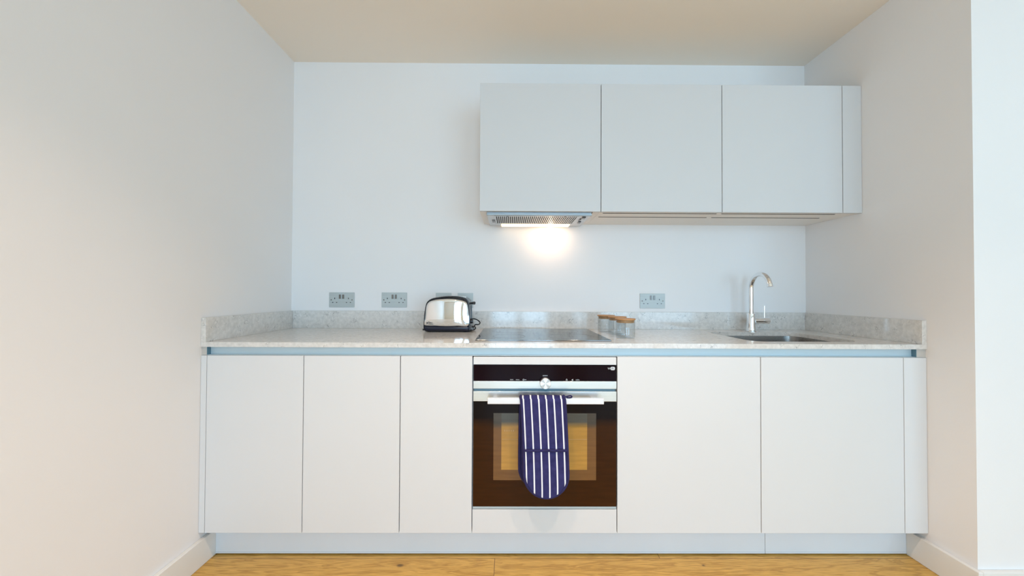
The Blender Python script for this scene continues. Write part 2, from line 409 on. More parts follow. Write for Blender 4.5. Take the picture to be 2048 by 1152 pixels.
def base_unit(name, x0, x1, label, shelf=True, gap=0.0016):
    t = thing(name, label, 'cabinet', ((x0+x1)/2, 0.3, 0), )
    bm = bmesh.new(); carcass(bm, x0+0.0004, x1-0.0004, 0.0215, 0.575, ZD0, ZD1-0.012, shelf=shelf)
    obj('carcass', bm, lacquer, t)
    bx('door', lacquer, (x0+gap, x1-gap, 0.0, 0.019, ZD0, ZD1), t, bevel=0.0012)
    return t
base_unit('base_cabinet', -1.40, -1.00, 'handleless white base cabinet beside the left wall, leftmost in the run')
base_unit('base_cabinet', -1.00, -0.60, 'handleless white base cabinet beneath the toaster, second from the left wall')
base_unit('base_cabinet', -0.60, -0.30, 'narrow handleless white base cabinet immediately left of the oven')
base_unit('base_cabinet', 0.30, 0.90, 'wide handleless white base cabinet immediately right of the oven, below the glass jars')
base_unit('sink_cabinet', 0.90, 1.50, 'wide handleless white base cabinet below the sink and tap', shelf=False)
# oven housing
t = thing('oven_housing_cabinet', 'white cabinet housing built around the black oven, plain panels above and below it', 'cabinet', (0, 0.3, 0))
bx('carcass', lacquer, [(-0.2996, -0.2985, 0.0215, 0.575, ZD0, 0.852), (0.2985, 0.2996, 0.0215, 0.575, ZD0, 0.852),
    (-0.2985, 0.2985, 0.0215, 0.575, ZD0, 0.15), (-0.2985, 0.2985, 0.0215, 0.575, 0.2195, 0.232), (-0.2985, 0.2985, 0.567, 0.575, 0.232, 0.852)], t)
bx('top_rail', lacquer, (-0.297, 0.297, 0.0, 0.02, 0.8305, 0.8625), t, bevel=0.0012)
bx('lower_panel', lacquer, (-0.2984, 0.2984, 0.0, 0.019, ZD0, 0.2335), t, bevel=0.0012)
tag(bx('filler_panel', lacquer, (XL+0.001, -1.4006, 0.0, 0.019, ZD0, ZD1), bevel=0.001),
    'slim white vertical filler strip between left wall and first base cabinet door', 'filler panel')
o = tag(bx('filler_panel', lacquer, (1.5008, XR-0.001, 0.0, 0.019, ZD0, ZD1), bevel=0.001),
    'white vertical filler strip between the sink cabinet door and the right wall', 'filler panel')
# plinths
for x0, x1, lab in ((XL+0.0186, 0.9620, 'long pale plinth board under the base cabinets and oven'),
                    (0.9640, XR-0.0186, 'short pale plinth board under the sink cabinet at the right')):
    t = thing('plinth', lab, 'plinth', ((x0+x1)/2, 0.08, 0))
    bx('board', plinth_m, (x0, x1, 0.071, 0.087, 0.012, ZD0-0.001), t)
    bx('seal_strip', plinth_m, (x0, x1, 0.0695, 0.088, 0.0055, 0.0118), t)
# finger rail under the worktop
t = thing('finger_rail', 'pale blue grey aluminium finger rail channel running under the worktop edge', 'rail', (0.07, 0.02, 0.88))
bx('channel', alu, [(-1.4018, 1.5572, 0.0215, 0.023, 0.867, 0.8992), (-1.4018, 1.5572, 0.0045, 0.0215, 0.8655, 0.867)], t)
for x0, x1 in ((-1.4024, -1.4002), (1.5556, 1.5578)):
    bx('end_cap', alu_dark, (x0, x1, 0.003, 0.0214, 0.8672, 0.899), t)

# ------------------------------------------------------------ worktop
SX0, SX1, SY0, SY1 = 0.923, 1.405, 0.080, 0.480
def rrect(x0, x1, y0, y1, r, n=10):
    P = []
    for cx, cy, a0 in ((x1-r, y1-r, 0), (x0+r, y1-r, 90), (x0+r, y0+r, 180), (x1-r, y0+r, 270)):
        for k in range(n+1):
            a = math.radians(a0+90*k/n); P.append((cx+r*math.cos(a), cy+r*math.sin(a)))
    return P
bm = bmesh.new()
outer = [(XL+0.0005, -0.002), (XR-0.0005, -0.002), (XR-0.0005, YB-0.0005), (XL+0.0005, YB-0.0005)]
inner = rrect(SX0, SX1, SY0, SY1, 0.062)
def loop_edges(bm, P, z):
    vs = [bm.verts.new((x, y, z)) for x, y in P]
    return vs, [bm.edges.new((vs[i], vs[(i+1) % len(vs)])) for i in range(len(vs))]
v1, e1 = loop_edges(bm, outer, 0.90); v2, e2 = loop_edges(bm, inner, 0.90)
r = bmesh.ops.triangle_fill(bm, use_beauty=True, use_dissolve=False, edges=e1+e2)
faces = [f for f in bm.faces]
ex = bmesh.ops.extrude_face_region(bm, geom=faces)
for v in [g for g in ex['geom'] if isinstance(g, bmesh.types.BMVert)]: v.co.z = 0.92
wt = tag(obj('worktop', bm, stone), 'pale speckled quartz worktop running wall to wall over the base cabinets', 'worktop')
ZT = 0.92
tag(bx('upstand', stone, (XL+0.0208, XR-0.0208, YB-0.0205, YB-0.0004, ZT, 1.02), bevel=0.0008), 'long low quartz upstand along the back wall behind the hob', 'upstand')
tag(bx('upstand', stone, (XL+0.0004, XL+0.0204, -0.002, YB-0.0004, ZT, 1.02), bevel=0.0008), 'short quartz upstand against the left wall at the worktop end', 'upstand')
tag(bx('upstand', stone, (XR-0.0204, XR-0.0004, -0.002, YB-0.0004, ZT, 1.02), bevel=0.0008), 'short quartz upstand against the right wall beside the sink', 'upstand')

# ------------------------------------------------------------ sink
sk = thing('kitchen_sink', 'undermounted stainless steel single bowl sink set in the worktop below the tap', 'sink', ((SX0+SX1)/2, (SY0+SY1)/2, 0.70))
bm = bmesh.new()
levels = [(0.8996, -0.018, 0.075), (0.8994, 0.0, 0.062), (0.80, 0.004, 0.060), (0.722, 0.010, 0.058), (0.708, 0.020, 0.05), (0.702, 0.04, 0.04)]
rings = []
for z, ins, rad in levels:
    rings.append([bm.verts.new((x, y, z)) for x, y in rrect(SX0+ins, SX1-ins, SY0+ins, SY1-ins, rad)])
for a, b in zip(rings[:-1], rings[1:]):
    for i in range(len(a)):
        j = (i+1) % len(a); bm.faces.new((a[i], a[j], b[j], b[i]))
bm.faces.new(rings[-1])
o = obj('bowl', bm, sink_m, sk, smooth=True)
md = o.modifiers.new('thick', 'SOLIDIFY'); md.thickness = 0.0012; md.offset = 0
bm = bmesh.new(); add_lathe(bm, [(0, 0.7035), (0.022, 0.7035), (0.03, 0.7055), (0.043, 0.7055), (0.045, 0.7032)], (SX0+SX1)/2, (SY0+SY1)/2, 40)
obj('drain', bm, chrome, sk, smooth=True)

# ------------------------------------------------------------ tap
FX, FY = 1.2025, 0.53
tp = thing('mixer_tap', 'tall polished chrome swan neck mixer tap behind the sink', 'tap', (FX, FY, ZT))
bm = bmesh.new(); add_lathe(bm, [(0, ZT+0.0002), (0.030, ZT+0.0002), (0.030, ZT+0.004), (0.027, ZT+0.006), (0, ZT+0.006)], FX, FY)
obj('base_flange', bm, chrome, tp, smooth=True)
bm = bmesh.new(); add_lathe(bm, [(0, ZT+0.006), (0.0245, ZT+0.006), (0.0235, ZT+0.012), (0.0215, ZT+0.03), (0.0215, 1.0165), (0.0205, 1.019), (0, 1.019)], FX, FY)
obj('body', bm, chrome, tp, smooth=True)
pts = [(FX, FY, 1.018), (FX, FY, 1.06), (FX, FY, 1.11), (FX, FY, 1.15)]
R_ = 0.0775
for k in range(0, 31):
    a = math.radians(k*5.7)
    pts.append((FX, FY-R_+R_*math.cos(a), 1.158+R_*math.sin(a)))
last = Vector(pts[-1]); prev = Vector(pts[-2]); d = (last-prev).normalized()
bm = bmesh.new(); add_tube(bm, pts, 0.0125, 24)
obj('spout', bm, chrome, tp, smooth=True)
bm = bmesh.new(); add_tube(bm, [last-d*0.012, last-d*0.011, last+d*0.004, last+d*0.005], [0.0128, 0.0137, 0.0137, 0.0125], 24)
obj('aerator', bm, chrome, tp, smooth=True)
bm = bmesh.new(); add_lathe(bm, [(0, FX+0.018), (0.0165, FX+0.018), (0.0165, FX+0.061), (0.015, FX+0.062), (0.015, FX+0.065), (0.0185, FX+0.066), (0.0185, FX+0.096), (0.0165, FX+0.099), (0, FX+0.099)], FY, 0.979, axis='X')
hb = obj('handle_barrel', bm, chrome, tp, smooth=True)
bm = bmesh.new(); add_tube(bm, [(FX+0.075, FY, 0.985), (FX+0.075, FY, 1.03), (FX+0.075, FY, 1.062)], 0.0042, 14)
lv = obj('lever', bm, chrome, tp, smooth=True)

# ------------------------------------------------------------ hob
hb_ = thing('induction_hob', 'flat black glass induction hob set on the worktop above the oven', 'hob', (0, 0.32, ZT))
bm = bmesh.new(); add_box(bm, -0.297, 0.295, 0.0625, 0.585, ZT+0.0003, ZT+0.0058)
obj('glass_plate', bm, blackglass, hb_, bevel=0.002)
ring_m = mat('hob_zone_print', (0.09, 0.095, 0.10), 0.2)
for cx, cy, rr in ((-0.15, 0.20, 0.075), (-0.15, 0.44, 0.09), (0.14, 0.44, 0.075), (0.14, 0.20, 0.105)):
    bm = bmesh.new()
    add_lathe(bm, [(rr, ZT+0.00585), (rr, ZT+0.0060), (rr+0.0015, ZT+0.0060), (rr+0.0015, ZT+0.00585)], cx, cy, 48)
    obj('cooking_zone', bm, ring_m, hb_)

# ------------------------------------------------------------ sockets
def socket_plate(name, x0, x1, z0, z1, label, parent_group=None):
    t = thing(name, label, 'socket', ((x0+x1)/2, YB, (z0+z1)/2), parent_group)
    bx('face_plate', plate_m, (x0, x1, YB-0.0055, YB-0.0003, z0, z1), t, bevel=0.0014)
    return t
def screw(x, z, t):
    bm = bmesh.new(); add_lathe(bm, [(0, YB-0.0068), (0.0028, YB-0.0066), (0.0038, YB-0.0056), (0.0038, YB-0.0050)], x, z, 20, axis='Y')
    obj('screw', bm, rocker_m, t, smooth=True)
def double_socket(x0, label):
    t = socket_plate('double_socket', x0, x0+0.147, 1.0405, 1.1270, label, 'double sockets along the back wall')
    c = x0+0.0735; zc = 1.0838
    screw(c-0.0605, zc, t); screw(c+0.0605, zc, t)
    for s in (-0.0095, 0.0095):
        bm = bmesh.new(); add_box(bm, c+s-0.0055, c+s+0.0055, YB-0.0085, YB-0.0050, zc+0.0065, zc+0.031)
        obj('rocker_switch', bm, rocker_m, t, bevel=0.001)
    for s in (-0.040, 0.040):
        bx('pin_slot', black_plastic, (c+s-0.002, c+s+0.002, YB-0.0058, YB-0.0048, zc+0.004, zc+0.0125), t)
        for q in (-0.0115, 0.0115):
            bx('pin_slot', black_plastic, (c+s+q-0.0033, c+s+q+0.0033, YB-0.0058, YB-0.0048, zc-0.0175, zc-0.0135), t)
    return t
ds = double_socket(-1.2030, 'brushed steel double socket on the back wall nearest the left wall')
c = copy_tree(ds, (-0.8963+1.2030, 0, 0.001)); c['label'] = 'brushed steel double socket second from left, just left of the toaster'
c = copy_tree(ds, (0.6165+1.2030, 0, 0.001)); c['label'] = 'brushed steel double socket on the back wall, between glass jars and tap'
t = socket_plate('switch_plate', -0.5800, -0.4900, 1.0400, 1.1268, 'square brushed steel plate mostly hidden behind the toaster, left of the pair')
screw(-0.565, 1.0834, t); screw(-0.505, 1.0834, t)
t = socket_plate('switch_plate', -0.4514, -0.3625, 1.0400, 1.1268, 'square brushed steel plate peeking out past the toaster lever, right of the pair')
screw(-0.4375, 1.0834, t); screw(-0.377, 1.0834, t)
bx('rocker_switch', rocker_m, (-0.414, -0.400, YB-0.009, YB-0.005, 1.072, 1.095), t, bevel=0.001)

# ------------------------------------------------------------ wall cabinets
YU, ZU0, ZU1 = 0.2803, 1.5318, 2.1665
HY0, HY1, HZ = 0.300, 0.620, 1.5155
def wall_unit(x0, x1, label, hood=False, slots=True):
    t = thing('wall_cabinet', label, 'cabinet', ((x0+x1)/2, 0.46, ZU0))
    tt = 0.018; y0, y1 = YU+0.021, YB-0.0005
    bm = bmesh.new()
    add_box(bm, x0+0.0004, x0+(0.034 if hood else tt), y0, y1, ZU0+0.001, ZU1)
    add_box(bm, x1-(0.034 if hood else tt), x1-0.0004, y0, y1, ZU0+0.001, ZU1)
    add_box(bm, x0+tt, x1-tt, y0, y1, ZU1-tt, ZU1)
    if not hood: add_box(bm, x0+tt, x1-tt, y0, y1, ZU0+0.001, ZU0+0.03)
    else: add_box(bm, x0+0.034, x1-0.034, y0+0.05, y1, 1.62, 1.64)
    obj('carcass', bm, cream, t)
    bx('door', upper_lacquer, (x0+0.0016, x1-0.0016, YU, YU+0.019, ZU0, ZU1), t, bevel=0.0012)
    if slots:
        for yy, wd in ((0.316, 0.007), (0.412, 0.006)):
            bx('underside_slot', dark_gap, (x0+0.019, x1-0.008, yy, yy+wd, ZU0-0.0004, ZU0+0.002), t)
    return t
wall_unit(-0.2993, 0.3007, 'handleless white wall cabinet holding the lit cooker hood, leftmost of three', hood=True, slots=False)
wall_unit(0.3007, 0.9007, 'handleless white wall cabinet above the glass jars, middle of three')
wall_unit(0.9007, 1.5007, 'handleless white wall cabinet above the tap, rightmost of three doors')
t = thing('wall_filler_panel', 'narrow white filler panel between the last wall cabinet and right wall', 'filler panel', (1.55, 0.46, ZU0))
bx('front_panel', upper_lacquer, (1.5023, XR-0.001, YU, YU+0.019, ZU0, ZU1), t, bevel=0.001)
bx('underside_panel', cream, (1.5009, XR-0.001, YU+0.021, YB-0.0005, ZU0+0.001, ZU0+0.019), t)

# ------------------------------------------------------------ cooker hood
hd = thing('cooker_hood', 'slim silver cooker hood under the left wall cabinet with glowing lamp', 'cooker hood', (0, 0.46, HZ))
HX0, HX1 = -0.2645, 0.2610
bx('body', hood_m, [(HX0, HX1, HY0+0.012, HY1, HZ+0.004, 1.60)], hd, bevel=0.0015)
bx('front_lip', hood_lip, (HX0-0.0005, HX1+0.0005, HY0+0.003, HY0+0.018, HZ+0.0005, HZ+0.0105), hd, bevel=0.002)
# grille: dark backing plus many bars
fx0, fx1, fy0, fy1 = -0.222, 0.196, 0.338, 0.530
bx('filter_backing', dark_gap, (fx0, fx1, fy0, fy1, HZ+0.0028, HZ+0.0039), hd)
bm = bmesh.new(); n = 41; w = (fx1-fx0)/n
for i in range(n+1):
    x = fx0 + i*w
    add_box(bm, x-w*0.21, x+w*0.21, fy0, fy1, HZ+0.0006, HZ+0.0027)
add_box(bm, fx0-0.006, fx1+0.006, fy0-0.008, fy0, HZ+0.0006, HZ+0.0039)
add_box(bm, fx0-0.006, fx1+0.006, fy1, fy1+0.008, HZ+0.0006, HZ+0.0039)
obj('grease_filter', bm, hood_m, hd)
for lx in (-0.165, 0.128):
    bx('filter_latch', black_plastic, (lx, lx+0.008, fy0-0.006, fy0+0.002, HZ-0.001, HZ+0.0006), hd)
bx('lamp_cover', lampcover_m, (-0.198, 0.190, 0.545, 0.612, HZ-0.004, HZ+0.0035), hd, bevel=0.003)
bx('switch', black_plastic, (-0.2445, -0.228, 0.44, 0.50, HZ+0.001, HZ+0.0039), hd)
sw = bx('control_slider', black_plastic, [(0.222, 0.240, 0.35, 0.385, HZ-0.0005, HZ+0.0039)], hd)
bx('control_slider', black_plastic, [(0.218, 0.226, 0.40, 0.44, HZ+0.0, HZ+0.0039)], hd)
bx('control_slider', black_plastic, [(0.224, 0.238, 0.47, 0.51, HZ-0.0005, HZ+0.0039)], hd)

# ------------------------------------------------------------ oven
ov = thing('built_in_oven', 'black glass built-in oven with steel trim and bar handle below the hob', 'oven', (0, 0.25, 0.236))
OX = 0.2965
bx('body', dark_gap, (-0.2978, 0.2978, 0.016, 0.55, 0.2365, 0.8290), ov)
cp = bx('control_panel', panelglass, (-OX, OX, -0.003, 0.0155, 0.7636, 0.8285), ov, bevel=0.0008)
bx('steel_strip', steel, (-OX, OX, -0.005, 0.0155, 0.7320, 0.7632), ov, bevel=0.001)
bx('cooling_slot', alu_dark, (-OX+0.002, OX-0.004, 0.002, 0.0155, 0.7219, 0.7317), ov)
dr = bx('door', door_dark, (-OX, OX, -0.003, 0.0155, 0.2468, 0.6795), ov, bevel=0.0008)
bx('steel_band', steel, (-OX, OX, -0.005, 0.0155, 0.6799, 0.7214), dr, bevel=0.001)
bx('window_border', pane_outer, (-0.2125, 0.2125, -0.0036, -0.0028, 0.3555, 0.6310), dr)
bx('window_pane', pane_inner, (-0.1797, 0.1752, -0.0042, -0.0034, 0.3985, 0.6300), dr)
rack_m = mat('oven_rack_line', (0.45, 0.28, 0.12), 0.4)
bx('rack_rail', rack_m, [(-0.178, 0.174, -0.0045, -0.0040, 0.523, 0.5242)], dr)
for i in range(5):
    bx('rack_mark', rack_m, (-0.168+i*0.009, -0.164+i*0.009, -0.0045, -0.0040, 0.556, 0.562), dr)
bx('bottom_trim', alu, (-OX, OX, 0.0, 0.0155, 0.2370, 0.2465), ov)
# handle: bar and two posts
bm = bmesh.new(); add_box(bm, -0.2345, 0.2305, -0.063, -0.047, 0.6850, 0.7085)
handle_m = mat('satin_steel_handle', (0.80, 0.80, 0.82), 0.35, metal=0.4, var=0.01)
hdl = obj('handle', bm, handle_m, dr, bevel=0.002)
for s in (-0.205, 0.201):
    bx('handle_post', handle_m, (s-0.009, s+0.009, -0.0468, -0.0052, 0.6865, 0.6960), dr, bevel=0.001)
bm = bmesh.new()
add_lathe(bm, [(0, -0.0248), (0.0212, -0.0248), (0.0224, -0.0236), (0.0226, -0.008), (0.0226, -0.0052), (0, -0.0052)], 0.0005, 0.7575, 64, axis='Y')
o = obj('control_knob', bm, knob_m, ov, smooth=True, angle=30)
# origin of the painted spun sheen in the knob's centre
o.data.transform(Matrix.Translation((-0.0005, 0, -0.7575))); o.location = (0.0005, 0, 0.7575)
# legends
def printed(name, dims): return bx(name, print_m, dims, ov)
YP0, YP1 = -0.00335, -0.00295
text_mesh('legend', 'start', 0.0072, (-0.1450, YP0+0.0002, 0.7672), print_m, ov, 0.0001)
text_mesh('legend', 'menu', 0.0068, (-0.1210, YP0+0.0002, 0.7672), print_m, ov, 0.0001)
text_mesh('legend', 'info', 0.0066, (0.1275, YP0+0.0002, 0.7670), print_m, ov, 0.0001, squash=1.6)
def ring_icon(name, x, z, r0, r1):
    bm = bmesh.new(); add_lathe(bm, [(r0, YP0), (r1, YP0), (r1, YP1), (r0, YP1), (r0, YP0)], x, z, 28, axis='Y')
    return obj(name, bm, print_m, ov)
ring_icon('light_icon', -0.0890, 0.7688, 0.0022, 0.0034); printed('light_icon', [(-0.0845, -0.0775, YP0, YP1, 0.7680, 0.7696)])
ring_icon('power_icon', 0.0900, 0.7686, 0.0024, 0.0034); printed('power_icon', [(0.0894, 0.0906, YP0, YP1, 0.7690, 0.7735)])
bm = bmesh.new()
vs = [bm.verts.new((x, YP0, z)) for x, z in ((0.1105, 0.7675), (0.1130, 0.7675), (0.1165, 0.7645), (0.1165, 0.7732), (0.1130, 0.7702), (0.1105, 0.7702))]
bm.faces.new(vs); obj('sound_icon', bm, print_m, ov)
# wifi mark: "Wi" then "Fi" reversed out of a rounded block
text_mesh('wifi_mark', 'Wi', 0.0125, (0.2600, YP0+0.0002, 0.8120), print_m, ov, 0.0001)
bm = bmesh.new()
vs = [bm.verts.new((x, YP0+0.0001, z)) for x, z in rrect(0.2725, 0.2905, 0.8095, 0.8235, 0.005, 5)]
bm.faces.new(vs); obj('wifi_mark', bm, print_m, ov)
text_mesh('wifi_mark', 'Fi', 0.0115, (0.2765, YP0-0.0001, 0.8125), panelglass, ov, 0.0001)
text_mesh('brand_mark', 'SIEMENS', 0.0055, (0.0005, -0.00325, 0.7842), print_m, ov, 0.0001, align='CENTER')

# ------------------------------------------------------------ oven glove
gl = thing('oven_glove', 'navy double oven glove with white stripes folded over the oven handle', 'oven glove', (0, -0.05, 0.33))
HW = 0.0860
def glove_path():
    P = []
    for k in range(41):
        s = k/40; P.append((-0.0790+0.005*s, 0.3245+(0.694-0.3245)*s))      # front, tip to top
    for k in range(1, 16):
        a = math.pi*k/16; P.append((-0.0555-0.0185*math.cos(a), 0.694+0.0215*math.sin(a)))
    for k in range(41):
        s = k/40; P.append((-0.0370+0.0165*s, 0.694-(0.694-0.3290)*s))
    return P
GP = glove_path()
def glove_cx(i):
    y, z = GP[i]
    if i < 48:
        s = (z-0.3245)/(0.716-0.3245)
        return 0.0005 - 0.0150*max(0, s)**1.6
    s = (0.716-z)/(0.716-0.329)
    return -0.0155 - 0.0025*s - 0.002*math.sin(s*3)
def halfw(dist, R=0.088):
    if dist >= R: return HW
    return max(0.002, HW*math.sqrt(max(0, 1-((R-dist)/R)**2)))
def pad_mesh(idx, thick, name, m, parent, lift=0.0, inset=0.0, dists=None):
    bm = bmesh.new(); uvl = bm.loops.layers.uv.new('UVMap'); U = 28
    lens = [0.0]
    for a, b in zip(idx[:-1], idx[1:]): lens.append(lens[-1] + (Vector(GP[a])-Vector(GP[b])).length)
    top, bot, data = [], [], []
    for q, i in enumerate(idx):
        y, z = GP[i]; a = GP[max(0, i-1)]; b = GP[min(len(GP)-1, i+1)]
        ty, tz = b[0]-a[0], b[1]-a[1]; l = math.hypot(ty, tz); ny, nz = -tz/l, ty/l     # outward
        dist = dists[q]; hw = halfw(dist) - inset; cx = glove_cx(i)
        rt, rb = [], []
        for k in range(U+1):
            u = -math.cos(math.pi*k/U); x = cx + hw*u
            puff = (max(0.0, 1-abs(u)**5)**0.5) * min(1.0, 0.35 + dist/0.03)
            wob = 0.0010*math.sin(x*55+z*31) + 0.0008*math.sin(z*90-x*20)
            h = thick*(0.15+0.85*puff)/2
            uu = hw*u + (0.015 if i > 60 else 0.0)
            rt.append((bm.verts.new((x, y+ny*(h+lift+wob*puff), z+nz*(h+lift))), uu, lens[q]))
            rb.append((bm.verts.new((x, y-ny*(h-lift), z-nz*(h-lift))), uu, lens[q]))
        top.append(rt); bot.append(rb)
    def quad(A, B, k, l):
        f = bm.faces.new((A[k][0], A[l][0], B[l][0], B[k][0]))
        for lp, src in zip(f.loops, (A[k], A[l], B[l], B[k])): lp[uvl].uv = (src[1], src[2])
    for A, B in zip(top[:-1], top[1:]):
        for k in range(U): quad(A, B, k, k+1)
    for A, B in zip(bot[:-1], bot[1:]):
        for k in range(U): quad(A, B, k, k+1)
    for q in range(len(idx)-1):
        for k in (0, U):
            f = bm.faces.new((top[q][k][0], bot[q][k][0], bot[q+1][k][0], top[q+1][k][0]))
            for lp in f.loops: lp[uvl].uv = (0.107, 0)
    for q in (0, len(idx)-1):
        for k in range(U):
            f = bm.faces.new((top[q][k][0], top[q][k+1][0], bot[q][k+1][0], bot[q][k][0]))
            for lp in f.loops: lp[uvl].uv = (0.107, 0)
    return obj(name, bm, m, parent, smooth=True, angle=80)
allidx = list(range(len(GP)))
cum = [0.0]
for a, b in zip(allidx[:-1], allidx[1:]): cum.append(cum[-1] + (Vector(GP[a])-Vector(GP[b])).length)
tot = cum[-1]
dist_end = [min(c_, tot-c_) for c_ in cum]
# refine the tips: insert interpolated rows
def refine():
    global GP
    P = []; 
    tip = [0, .0004, .0012, .003, .0055]
    a, b = Vector(GP[0]), Vector(GP[1]); d = (b-a).normalized()
    head = [tuple(a+d*t_) for t_ in tip]
    a2, b2 = Vector(GP[-1]), Vector(GP[-2]); d2 = (b2-a2).normalized()
    tail = [tuple(a2+d2*t_) for t_ in reversed(tip)]
    GP = head + GP[1:-1] + tail
refine()
allidx = list(range(len(GP))); cum = [0.0]
for a, b in zip(allidx[:-1], allidx[1:]): cum.append(cum[-1] + (Vector(GP[a])-Vector(GP[b])).length)
tot = cum[-1]; dist_end = [min(c_, tot-c_) for c_ in cum]
pad_mesh(allidx, 0.0085, 'mitt_pad', stripe_m, gl, dists=dist_end)
front = [i for i in allidx if i < 50 and GP[i][1] < 0.511]
pad_mesh(front, 0.0065, 'pocket', stripe_m, gl, lift=0.0050, inset=0.0050, dists=[dist_end[i] for i in front])
back_i = [i for i in allidx if i > 60 and GP[i][1] < 0.511]
pad_mesh(back_i, 0.0055, 'pocket', stripe_m, gl, lift=0.0045, inset=0.0012, dists=[dist_end[i] for i in back_i])
# navy binding round each edge
def edge_line(off):
    L_ = [(glove_cx(i)-halfw(dist_end[i]), GP[i][0], GP[i][1]) for i in allidx]
    R2 = [(glove_cx(i)+halfw(dist_end[i]), GP[i][0], GP[i][1]) for i in allidx]
    return L_, R2
L_, R2 = edge_line(0)
loop = [p for k, p in enumerate(L_)] + [p for p in reversed(R2)]
clean = [loop[0]]
for p in loop[1:]:
    if (Vector(p)-Vector(clean[-1])).length > 0.004: clean.append(p)
bm = bmesh.new(); add_tube(bm, clean, 0.0060, 10, closed=True)
obj('binding', bm, navy, gl, smooth=True, angle=80)
# pocket hem band
i0 = max(front); y, z = GP[i0]; cx = glove_cx(i0)
bm = bmesh.new()
pts = [(cx - HW + 0.002 + (2*HW-0.004)*k/20, y-0.0092-0.0005*math.sin(k), z+0.002) for k in range(21)]
add_tube(bm, pts, [0.004]+[0.0052]*19+[0.004], 10)
obj('pocket_hem', bm, navy, gl, smooth=True, angle=80)
# hanging loop at the top right, a folded flat tape
def ribbon(bm, path, w, th=0.0012):
    for a, b in zip(path[:-1], path[1:]):
        pass
bm = bmesh.new()
pts = catmull([(0.074, -0.060, 0.7130), (0.084, -0.064, 0.7175), (0.096, -0.066, 0.7205), (0.102, -0.063, 0.7150), (0.094, -0.062, 0.7115), (0.080, -0.060, 0.7110)], 6)
add_tube(bm, pts, 0.0027, 10)
obj('hanging_loop', bm, navy, gl, smooth=True, angle=80)

# ------------------------------------------------------------ toaster
TY0, TY1 = 0.420, 0.565
ts = thing('toaster', 'polished chrome and black two slice toaster on the worktop below steel plates', 'toaster', (-0.475, 0.49, ZT))
sil = [(-0.6030, 0.9500), (-0.5990, 1.0153), (-0.5925, 1.0575), (-0.5835, 1.0800), (-0.5634, 1.0955), (-0.537, 1.1026), (-0.4896, 1.1092), (-0.4501, 1.1104),
       (-0.4158, 1.1085), (-0.3840, 1.1010), (-0.3690, 1.0890), (-0.3620, 1.0700), (-0.3585, 1.0243), (-0.3570, 0.9584), (-0.3580, 0.9380), (-0.3640, 0.9275), (-0.5880, 0.9275), (-0.5990, 0.9340)]
S = [(p.x, p.y) for p in catmull([Vector((x, z)) for x, z in sil], 5, closed=True)]
cxs, czs = -0.480, 1.012
def scaled(P, dx, dz=None):
    """inset each outline point towards the centre by about dx"""
    n = len(P); out = []
    for i in range(n):
        a, b = Vector(P[i-1]), Vector(P[(i+1) % n]); t_ = (b-a).normalized(); nn = Vector((t_.y, -t_.x))
        p = Vector(P[i])
        if (Vector((cxs, czs))-p).dot(nn) < 0: nn = -nn
        out.append(tuple(p+nn*dx))
    return out
def loft(bm, rings, cap0=True, cap1=True):
    R = [[bm.verts.new(p) for p in r_] for r_ in rings]
    n = len(R[0])
    for a, b in zip(R[:-1], R[1:]):
        for i in range(n):
            j = (i+1) % n; bm.faces.new((a[i], a[j], b[j], b[i]))
    if cap0: bm.faces.new(R[0])
    if cap1: bm.faces.new(R[-1][::-1])
bm = bmesh.new()
rings = []
for y, ins in ((TY0+0.004, 0.0065), (TY0, 0.004), (TY0+0.0005, 0.0012), (TY0+0.004, 0.0), (TY0+0.012, 0.0), (TY0+0.03, -0.001), (TY1-0.03, -0.001), (TY1-0.008, 0.002), (TY1-0.002, 0.006), (TY1, 0.012)):
    rings.append([(x, y, z) for x, z in scaled(S, ins)])
loft(bm, rings)
obj('housing', bm, black_plastic, ts, smooth=True, angle=60)
# convex chrome side panels
ch = [(-0.5985, 0.9560), (-0.5965, 0.9900), (-0.5940, 1.0225), (-0.5890, 1.0604), (-0.5735, 1.0820), (-0.5386, 1.0935), (-0.486, 1.0985), (-0.4500, 1.0985), (-0.4202, 1.0950), (-0.3852, 1.0860),
      (-0.3720, 1.0730), (-0.3665, 1.0508), (-0.3645, 1.0284), (-0.3635, 0.9560), (-0.4200, 0.9510), (-0.4800, 0.9490), (-0.5400, 0.9510)]
CH = [(p.x, p.y) for p in catmull([Vector(p) for p in ch], 5, closed=True)]
def bulge(x, z):
    u = (x+0.481)/0.120; w = (z-1.022)/0.078
    return 0.016*max(0, 1-abs(u)**2.6) * (0.55+0.45*max(0, 1-abs(w)**3)) * 1.0 + 0.0008
for side, nm in ((-1, 'chrome_panel'), (1, 'chrome_panel')):
    bm = bmesh.new(); y0 = (TY0+0.002) if side < 0 else (TY1-0.004)
    rings = []
    for k in range(1, 25):
        f = k/24
        ring = []
        for x, z in CH:
            px, pz = cxs+(x-cxs)*f, czs+(z-czs)*f
            ring.append((px, y0+side*bulge(px, pz)*min(1, (1-f)*14+0.05), pz))
        rings.append(ring)
    rings.append([(x, y0-side*0.002, z) for x, z in CH])
    R = [[bm.verts.new(p) for p in r_] for r_ in rings]; cv = bm.verts.new((cxs, y0+side*bulge(cxs, czs), czs)); n = len(CH)
    for i in range(n): bm.faces.new((cv, R[0][i], R[0][(i+1) % n]))
    for a, b in zip(R[:-1], R[1:]):
        for i in range(n):
            j = (i+1) % n; bm.faces.new((a[i], a[j], b[j], b[i]))
    obj(nm, bm, chrome, ts, smooth=True, angle=70)
